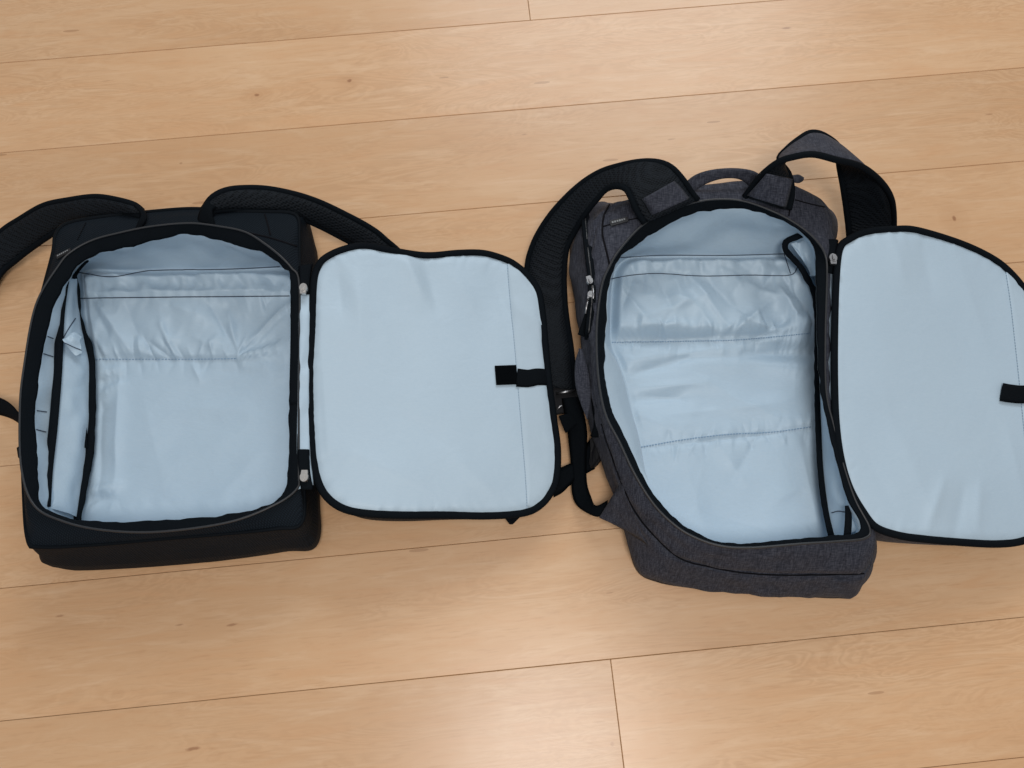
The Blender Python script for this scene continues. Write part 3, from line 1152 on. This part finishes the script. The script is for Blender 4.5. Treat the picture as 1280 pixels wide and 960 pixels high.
ro_l = [p - Vector((0, 0, .003)) for p in ro]
bd0 = rough_ring(up_mid(ro_l, re, .3, .004), .0022, 45, 11)
bd1 = rough_ring(up_mid(ro_l, re, .65, .003), .0048, 38, 12)
re_ = rough_ring(re, .0022, 32, 13)
m1 = rough_ring(bulge(up_mid(re_, rb, .12), cR, .001), .002, 30, 14)
m2 = rough_ring(bulge(up_mid(re_, rb, .4), cR, .004), .0065, 24, 15)
m3 = rough_ring(bulge(up_mid(re_, rb, .7), cR, .006), .0055, 24, 16)
inn = [cR + (p - cR) * .88 for p in rb]
for p in inn:
    p.z = .002
fine = []
bd2 = up_mid(ro_l, re_, .92, .001)
m0 = up_mid(re_, rb, .06)
re_g = [p - Vector((0, 0, .0025)) for p in bulge(re_, cR, -.0035)]
base_r = [ro_l, bd0, bd1, bd2, re_g, m0, m1, m2, m3, rb, inn]
for a, b in zip(base_r, base_r[1:]):
    fine.append(a)
    fine.append(rough_ring(up_mid(a, b, .5, .0), .0030, 55, 17) if a is not base_r[-2] else up_mid(a, b, .5))
fine.append(inn)
V, Fc = loft(fine, True, True)
bodyR = obj('body_shell', V, Fc, M_GRY, bagR)
rimR = band('zip_rim', ro, ri, .0020, M_TAPE, bagR)
tube('zip_coil', [p + Vector((0, 0, .0020)) for p in even(ro, 360, True)], .0014, M_ZIP, rimR, closed=True, sides=6)
slider('zip_slider', 1040, 324, .112, M_GUN, rimR, math.pi)

R_bot = [(764, 372), (766, 350), (770, 335), (787, 322), (824, 321), (857, 321), (888, 321), (930, 321), (960, 320), (985, 320), (1002, 325),
         (1013, 340), (1022, 360), (1026, 420), (1029, 490), (1031, 535), (1034, 580), (1038, 625), (1045, 660), (1046, 688),
         (1030, 700), (1000, 702), (937, 702), (890, 695), (850, 680), (825, 660), (812, 630), (804, 590), (800, 555),
         (790, 515), (783, 480), (773, 452), (763, 425)]
rbt = ring_px(R_bot, .03, NS)
wall = [[p - Vector((0, 0, .001)) for p in ri]]
for t in (.06, .14, .23, .32, .41, .5, .59, .68, .77, .86, .94):
    wall.append(rough_ring(bulge(up_mid(ri, rbt, t), cR, .006 * math.sin(math.pi * t)), .0065 * math.sin(math.pi * t) ** .6, 27, 21))
wr_R = [(765, 333, 985, 331, 8, .004), (800, 324, 806, 344, 4, .0022), (812, 324, 818, 342, 3.5, -.002), (842, 324, 850, 342, 4, .002), (868, 324, 876, 343, 4, -.002),
        (890, 324, 900, 342, 4, .0022), (915, 323, 925, 342, 4, -.0016), (940, 322, 948, 342, 4, .0020), (960, 322, 968, 342, 4, -.0018),
        (763, 350, 800, 400, 9, .004), (775, 395, 790, 350, 7, -.003), (800, 405, 880, 375, 10, .003), (860, 350, 912, 420, 9, .0045), (880, 352, 930, 400, 10, -.0045),
        (915, 420, 960, 380, 7, .0040), (940, 424, 1000, 395, 6, -.003), (930, 360, 985, 380, 8, .003), (970, 365, 1000, 410, 6, .004), (985, 360, 1010, 400, 5, -.0035),
        (1000, 350, 1014, 400, 5, .0035), (820, 350, 840, 400, 9, -.003), (790, 415, 850, 410, 6, .0028), (895, 425, 915, 408, 3, .0025), (960, 350, 945, 372, 6, -.0025),
        (768, 426, 1014, 418, 4, -.0028), (780, 470, 860, 447, 8, -.0038), (850, 448, 960, 445, 9, -.0026), (790, 452, 900, 436, 9, .0030), (930, 440, 1016, 440, 7, -.0045),
        (940, 428, 1014, 426, 5, .004), (960, 455, 1018, 460, 9, .003), (790, 498, 850, 497, 6, -.003), (800, 486, 880, 480, 9, .0028), (830, 520, 980, 505, 14, .0022),
        (805, 560, 1016, 536, 4, -.0022), (900, 560, 930, 600, 10, .0016), (940, 560, 915, 600, 8, -.0014), (960, 630, 1000, 610, 12, .0014), (880, 640, 960, 665, 12, -.0016),
        (850, 560, 880, 660, 16, .0012), (1000, 560, 1020, 650, 10, .0018), (790, 300, 900, 296, 8, .002)]


puckers(wr_R, 11, 765, 427, 1014, 418, 30, 30, .0032)
puckers(wr_R, 12, 765, 430, 1014, 421, 26, -20, .0020)
puckers(wr_R, 13, 770, 346, 985, 343, 26, 22, .0024)
puckers(wr_R, 14, 770, 348, 985, 345, 22, -28, .0024)
puckers(wr_R, 15, 803, 559, 1016, 534, 26, -22, .0016)
puckers(wr_R, 16, 803, 557, 1016, 532, 26, 16, .0014)


def hR(p, s):
    x, y = Q(p)
    slv = .011 * sm(318, 328, y) * (1 - sm(412, 430, y))
    e = sm(0, .08, s)
    pk = sm(335, 352, y) * (1 - sm(410, 430, y))
    hem = sm(316, 324, y) * (1 - sm(338, 348, y))
    mid = sm(425, 440, y) * (1 - sm(520, 560, y))
    w_ = pk * (.0105 * cloth(p, 2.2, 16, 1.8, 23) + .0022 * cloth(p, .8, 40, 2.2, 29))
    w_ += hem * .0034 * cloth(p, 2.0, 48, 2.6, 25)
    w_ += mid * .0056 * cloth(p, .05, 18, 3.0, 31) + (1 - pk) * .0020 * cloth(p, 1.0, 18, 2.2, 27)
    return slv * e + (folds(x, y, wr_R) + w_ + crumple(p, 14, 14, .0012, 13)) * e


V, Fc = fill(wall + [rbt], P(905, 500, .03), 110, hR)
linR = obj('lining', V, Fc, M_LIN, bagR)
tR = bvh(linR)
seam('stitched_seam', tR, [(772, 322), (824, 319), (909, 319), (980, 317)], M_THREAD_D, linR, .0006)
seam('stitched_seam', tR, [(762, 349), (790, 344), (824, 342), (875, 345), (940, 344), (987, 344), (997, 334)], M_THREAD_D, linR, .0006)
seam('stitched_seam', tR, [(980, 317), (984, 330), (988, 342)], M_THREAD_D, linR, .0006, 16)
stitches('stitched_seam', tR, [(765, 428), (840, 427), (920, 425), (980, 420), (1016, 416)], M_THREAD_L, linR, 80)
stitches('stitched_seam', tR, [(801, 559), (852, 550), (909, 543), (965, 540), (1017, 533)], M_THREAD_L, linR, 60, .0007)

A = even(crom([P(*p) for p in ((752, 428, .103), (754, 450, .104), (757, 490, .104), (766, 520, .104), (780, 550, .104), (795, 582, .103), (806, 602, .102))], 10), 50)
B = even(crom([P(*p) for p in ((756, 432, .090), (771, 452, .062), (780, 476, .056), (788, 511, .054), (797, 540, .056), (803, 568, .064), (808, 600, .090))], 10), 50)
rows = []
for i in range(17):
    t = i / 16
    rows.append([a.lerp(b, t) + Vector((.6, 0, .8)) * (.004 * math.sin(math.pi * t) + .002 * math.sin(math.pi * t) * noise.noise(Vector((a.y * 30, t * 2, 3)))) for a, b in zip(A, B)])
V, Fc = loft(rows, False)
obj('inner_side_panel', V, Fc, M_LINF, linR)

# bound divider along the inner right wall
Bp = [(1009, 291, .088), (996, 296, .080), (983, 302, .074), (982, 312, .070), (990, 322, .066), (1001, 334, .064), (1010, 350, .062), (1018, 366, .064), (1022, 400, .062),
      (1022, 460, .058), (1023, 522, .056), (1026, 585, .056), (1032, 635, .056), (1040, 672, .058)]
Bp = even(crom([P(*p) for p in Bp], 10), 120)
tube('divider_binding', Bp, .0042, M_TAPE, linR, flat=.45, rr=[.0042 + .0010 * noise.noise(Vector((i * .35, 5, 2))) for i in range(120)])
A = even(crom([P(*p) for p in ((1022, 420, .063), (1024, 470, .058), (1026, 522, .057), (1029, 585, .057), (1035, 635, .057), (1043, 676, .058))], 10), 50)
B = even(crom([P(*p) for p in ((1026, 420, .095), (1029, 470, .095), (1037, 522, .094), (1049, 578, .094), (1064, 625, .094), (1078, 660, .094))], 10), 50)
rows = []
for i in range(15):
    t = i / 14
    rows.append([a.lerp(b, t) + Vector((-.5, 0, 1)).normalized() * (.003 * math.sin(math.pi * t) * (.6 + 1.3 * noise.noise(Vector((a.y * 55, t * 2, 6))))) for a, b in zip(A, B)])
V, Fc = loft(rows, False)
gus = obj('divider_panel', V, Fc, M_LIN, linR)
tg = bvh(gus)
seam('stitched_seam', tg, [(1040, 641), (1048, 639), (1056, 640)], M_THREAD_D, linR, .0006, 12)
A, B = edges([(1056, 632, .098), (1056, 650, .096), (1054, 672, .092)], [(1064, 632, .098), (1065, 650, .096), (1064, 672, .092)], 16)
slab('divider_tab', A, B, .0012, .0012, M_TAPE, linR, m=4)
# corner pocket behind the divider
rows = []
a_ = even(crom([P(988, 304, .072), P(998, 318, .068), P(1012, 336, .066)], 8), 20)
b_ = even(crom([P(1012, 296, .088), P(1017, 315, .080), P(1020, 345, .074)], 8), 20)
for i in range(14):
    t = i / 13
    rows.append([a.lerp(b, t) + Vector((0, 0, -.006 * math.sin(math.pi * t) + .008 * math.sin(math.pi * t) * noise.noise(Vector((a.y * 90, t * 3, 6))))) for a, b in zip(a_, b_)])
V, Fc = loft(rows, False)
obj('corner_pocket', V, Fc, M_LIN, linR)

# hinge gusset
A, B = edges([(1031, 332, .100), (1031, 420, .098), (1032, 480, .098), (1038, 530, .098)], [(1046, 332, .100), (1045, 420, .098), (1043, 480, .098), (1042, 530, .098)], 50)
slab('hinge_gusset', A, B, .0012, .0012, M_LIN, bagR, m=6, wob=.003)
A, B = edges([(1030, 300, .104), (1032, 322, .107), (1031, 342, .104)], [(1048, 300, .102), (1047, 322, .104), (1045, 342, .102)], 14)
slab('hinge_end', A, B, .002, .002, M_TAPE, bagR, m=6)

# opened front panel, running out of the picture
oR = [(1046, 309), (1060, 295), (1085, 285), (1121, 282), (1144, 283), (1181, 293), (1214, 305), (1242, 319), (1261, 333), (1280, 354), (1300, 384), (1314, 425),
      (1322, 480), (1328, 540), (1330, 590), (1325, 640), (1308, 668), (1280, 680), (1252, 684), (1214, 683), (1155, 678), (1121, 673), (1092, 662), (1074, 640), (1058, 611),
      (1047, 574), (1041, 530), (1039, 480), (1039, 420), (1041, 350)]


def zfR(x, y):
    return .104 - .058 * sm(1035, 1340, x) + .003 * math.sin((x * 1.3 + y) * .012)


wrG = [(1120, 300, 1130, 350, 14, .0020), (1150, 300, 1165, 360, 14, -.0018), (1200, 330, 1230, 420, 18, .0016), (1060, 500, 1200, 560, 26, -.0014), (1180, 600, 1160, 660, 9, .0026),
       (1205, 610, 1195, 665, 9, -.0022), (1225, 605, 1222, 662, 8, .0020), (1130, 560, 1170, 650, 22, .0014), (1260, 540, 1280, 620, 14, .0016), (1080, 560, 1120, 640, 20, -.0012)]
flapR, flinR = flap_build(bagR, oR, zfR, M_GRY, wrG, 6.0, label='opened front panel cut by the picture edge')
tG = bvh(flinR)
stitches('stitched_seam', tG, [(1257, 340), (1263, 380), (1268, 424), (1273, 470), (1280, 540), (1288, 620), (1292, 668)], M_THREAD_P, flapR, 90, .0004)
sheet('pocket_sheet', tG, [(1257, 340), (1263, 380), (1268, 424), (1273, 470), (1280, 540), (1288, 620), (1292, 668)], [(1262, 340), (1285, 368), (1304, 410), (1315, 470), (1322, 540), (1324, 620), (1305, 664)], M_LIN2, flapR)
tape('elastic_strap', tG, [(1252, 490), (1264, 492), (1280, 493), (1312, 490)], [23, 22], M_WEB, flapR, .004, 24, .0014)

# side pocket with its zip on the outer left
tBR = bvh(bodyR)
A, B = edges([(727, 266, .055), (728, 290, .052), (731, 320, .052), (734, 345, .052), (735, 370, .05), (736, 400, .05), (738, 430, .05)],
             [(735, 262, .06), (738, 290, .058), (741, 320, .058), (744, 345, .058), (744, 370, .056), (744, 400, .056), (745, 430, .056)], 50)
# lay the zip tape on the shell
tape('side_zip', tBR, [(731, 264), (733, 290), (736, 320), (739, 345), (740, 370), (738, 395), (735, 425)], [11, 9], M_TAPE, bagR, .0065, 50, .0012)
tape('side_zip_coil', tBR, [(731, 264), (733, 290), (736, 320), (739, 345), (740, 370), (738, 395), (735, 425)], [2.0, 2.0], M_ZIP, bagR, .0078, 50, .0008)
c = on(tBR, 737, 352, .011)
slider('side_zip_slider', 737, 352, c.z, M_GUN, bodyR, .3, .8)
slider('side_zip_slider', 738, 369, c.z, M_GUN, bodyR, 2.9, .8)
tube('zip_pull', [P(736, 374, c.z + .004), P(733, 384, c.z + .002), P(732, 392, c.z)], .0012, M_GUN, bodyR)
tube('zip_pull', [P(741, 357, c.z + .004), P(742, 368, c.z + .004), P(741, 378, c.z + .003)], .0012, M_GUN, bodyR)
A, B = edges([(736, 376, .10), (730, 395, .092), (722, 418, .085)], [(744, 378, .10), (740, 398, .092), (732, 422, .085)], 16)
slab('pull_cord_tab', A, B, .0015, .0015, M_WEB, bagR, m=4)
seam('panel_seam', tBR, [(762, 331), (757, 310), (753, 290), (755, 270), (762, 256)], M_THREAD_K, bodyR, .0012, 30)
seam('panel_seam', tBR, [(754, 283), (770, 279), (800, 272)], M_THREAD_K, bodyR, .0008, 20)
seam('panel_seam', tBR, [(994, 250), (1012, 255), (1030, 259)], M_THREAD_K, bodyR, .0009, 16)
seam('panel_seam', tBR, [(992, 232), (989, 250), (986, 270)], M_THREAD_K, bodyR, .0009, 16)
seam('panel_seam', tBR, [(752, 530), (764, 568), (778, 606), (794, 640), (816, 668), (850, 698), (890, 709), (937, 717), (1000, 719), (1080, 717)], M_THREAD_K, bodyR, .0009, 90)
tag_label(tBR, [(762, 277), (785, 272), (786, 278), (764, 284)], PRINT, bodyR)

# leaf-shaped grey fabric end of the side pocket, and black piece below it
A, B = edges([(725, 436, .085), (719, 452, .082), (719, 480, .078), (726, 505, .072), (734, 524, .066)], [(727, 436, .088), (733, 455, .088), (738, 480, .084), (738, 505, .076), (735, 524, .066)], 30)
slab('side_pocket_flap', A, B, .004, .002, M_GRY, bagR, m=8, wob=.002)
A, B = edges([(738, 490, .075), (740, 510, .07), (742, 530, .062), (738, 545, .05)], [(752, 500, .08), (756, 515, .076), (757, 530, .066), (752, 545, .05)], 20)
slab('compression_strap', A, B, .003, .003, M_WEB, bagR, m=6)

# left shoulder strap
strap(bagR, 'shoulder_strap',
      [(872, 250, .118), (864, 240, .125), (854, 225, .135), (840, 210, .140), (824, 203, .140), (802, 202, .135), (775, 207, .125), (748, 216, .11), (721, 234, .09), (694, 261, .066), (675, 288, .045), (664, 312, .03), (659, 336, .02), (660, 380, .013), (668, 430, .012), (680, 485, .012)],
      [(806, 279, .118), (796, 264, .125), (789, 248, .130), (783, 237, .130), (775, 233, .126), (767, 233, .12), (757, 237, .11), (747, 248, .098), (731, 268, .078), (718, 290, .055), (708, 312, .04), (705, 344, .024), (706, 377, .016), (709, 404, .013), (714, 438, .013), (718, 488, .012)],
      M_MESH, M_GRY, n=90, th=.006, flip=True, label='padded shoulder strap looping down the left side')
A = even(crom([P(842, 226, .140), P(852, 236, .134), P(861, 248, .127)], 8), 14)
B = even(crom([P(801, 249, .137), P(807, 258, .131), P(813, 269, .125)], 8), 14)
slab('strap_patch', A, B, .0035, .001, M_GRY, bagR, m=8, shift=.003)
# right shoulder strap: rises, folds over and comes down behind the panel
strap(bagR, 'shoulder_strap',
      [(931, 246, .120), (951, 220, .150), (972, 203, .170), (993, 196, .18), (1017, 193, .182), (1046, 200, .172), (1076, 208, .150), (1099, 225, .120), (1113, 245, .09), (1117, 265, .06), (1117, 290, .03), (1116, 330, .012)],
      [(986, 262, .116), (990, 240, .125), (986, 218, .130), (974, 200, .138), (984, 186, .142), (1000, 173, .145), (1013, 166, .146), (1029, 169, .142), (1048, 184, .125), (1049, 206, .10), (1054, 234, .08), (1058, 262, .052), (1061, 291, .028), (1062, 330, .012)],
      M_MESH, M_GRY, n=90, th=.0045, flip=False, label='padded shoulder strap standing up in a folded peak')
A = even(crom([P(934, 244, .134), P(946, 231, .152), P(958, 217, .166)], 8), 14)
B = even(crom([P(983, 259, .134), P(988, 240, .146), P(992, 224, .152)], 8), 14)
slab('strap_patch', A, B, .002, .001, M_GRY, bagR, m=8, shift=.0)
# carry handle
A, B = edges([(856, 228, .105), (870, 218, .118), (890, 212, .128), (916, 210, .13), (940, 213, .124), (956, 222, .11)],
             [(862, 246, .108), (874, 235, .112), (890, 227, .116), (908, 223, .118), (926, 225, .116), (940, 236, .108)], 40)
slab('carry_handle', A, B, .0025, .0025, M_GRY, bagR, m=8)
A, B = edges([(990, 219, .105), (998, 218, .104), (1004, 221, .10)], [(990, 228, .105), (998, 229, .104), (1003, 227, .10)], 10)
slab('loop_tab', A, B, .0018, .0018, M_GRY, bagR, m=4)

# adjuster, webbing and buckle at the lower left
A, B = edges([(693, 486, .016), (694, 494, .017)], [(720, 483, .016), (720, 491, .017)], 6)
tube('adjuster_bar', [P(695, 492, .018), P(707, 490, .019), P(719, 488, .018)], .0018, M_GUN, bagR)
tube('adjuster_bar', [P(696, 512, .014), P(700, 508, .014), P(708, 507, .014)], .0015, M_GUN, bagR)
prism('adjuster', [P(686, 484, .010), P(721, 480, .010), P(727, 512, .010), P(692, 520, .010)], .005, M_PLAS, bagR, .0012)
A, B = edges([(702, 498, .018), (706, 520, .019), (710, 545, .018), (714, 587, .014), (715, 617, .012), (723, 634, .016), (745, 646, .03), (757, 641, .036)],
             [(724, 496, .018), (729, 512, .019), (734, 540, .018), (733, 575, .014), (734, 604, .012), (739, 621, .016), (745, 632, .03), (760, 625, .036)], 50)
slab('webbing_strap', A, B, .0009, .0009, M_WEB, bagR, m=4)
prism('webbing_end', [P(698, 520, .022), P(713, 517, .024), P(722, 530, .024), P(707, 542, .022)], .004, M_WEB, bagR, .0010)
A, B = edges([(700, 592, .006), (712, 583, .007), (726, 565, .008), (738, 548, .012)], [(698, 616, .006), (714, 606, .007), (730, 594, .008), (744, 586, .012)], 20)
slab('webbing_strap', A, B, .0009, .0009, M_WEB, bagR, m=4)
prism('buckle', [P(739, 548, .012), P(748, 543, .014), P(757, 550, .016), P(756, 566, .016), P(750, 580, .014), P(742, 587, .012), P(737, 584, .010), P(740, 566, .011)], .010, M_PLAS, bagR, .0022)
prism('buckle_prong', [P(744, 552, .026), P(748, 551, .026), P(748, 574, .026), P(744, 575, .026)], .003, M_PLAS, bagR, .001)
# triangular anchor tab
A, B = edges([(777, 600, .09), (764, 622, .062), (750, 645, .034)], [(810, 682, .06), (782, 664, .045), (751, 647, .034)], 20)
slab('anchor_tab', A, B, .0025, .0025, M_GRY, bagR, m=8, wob=.002)
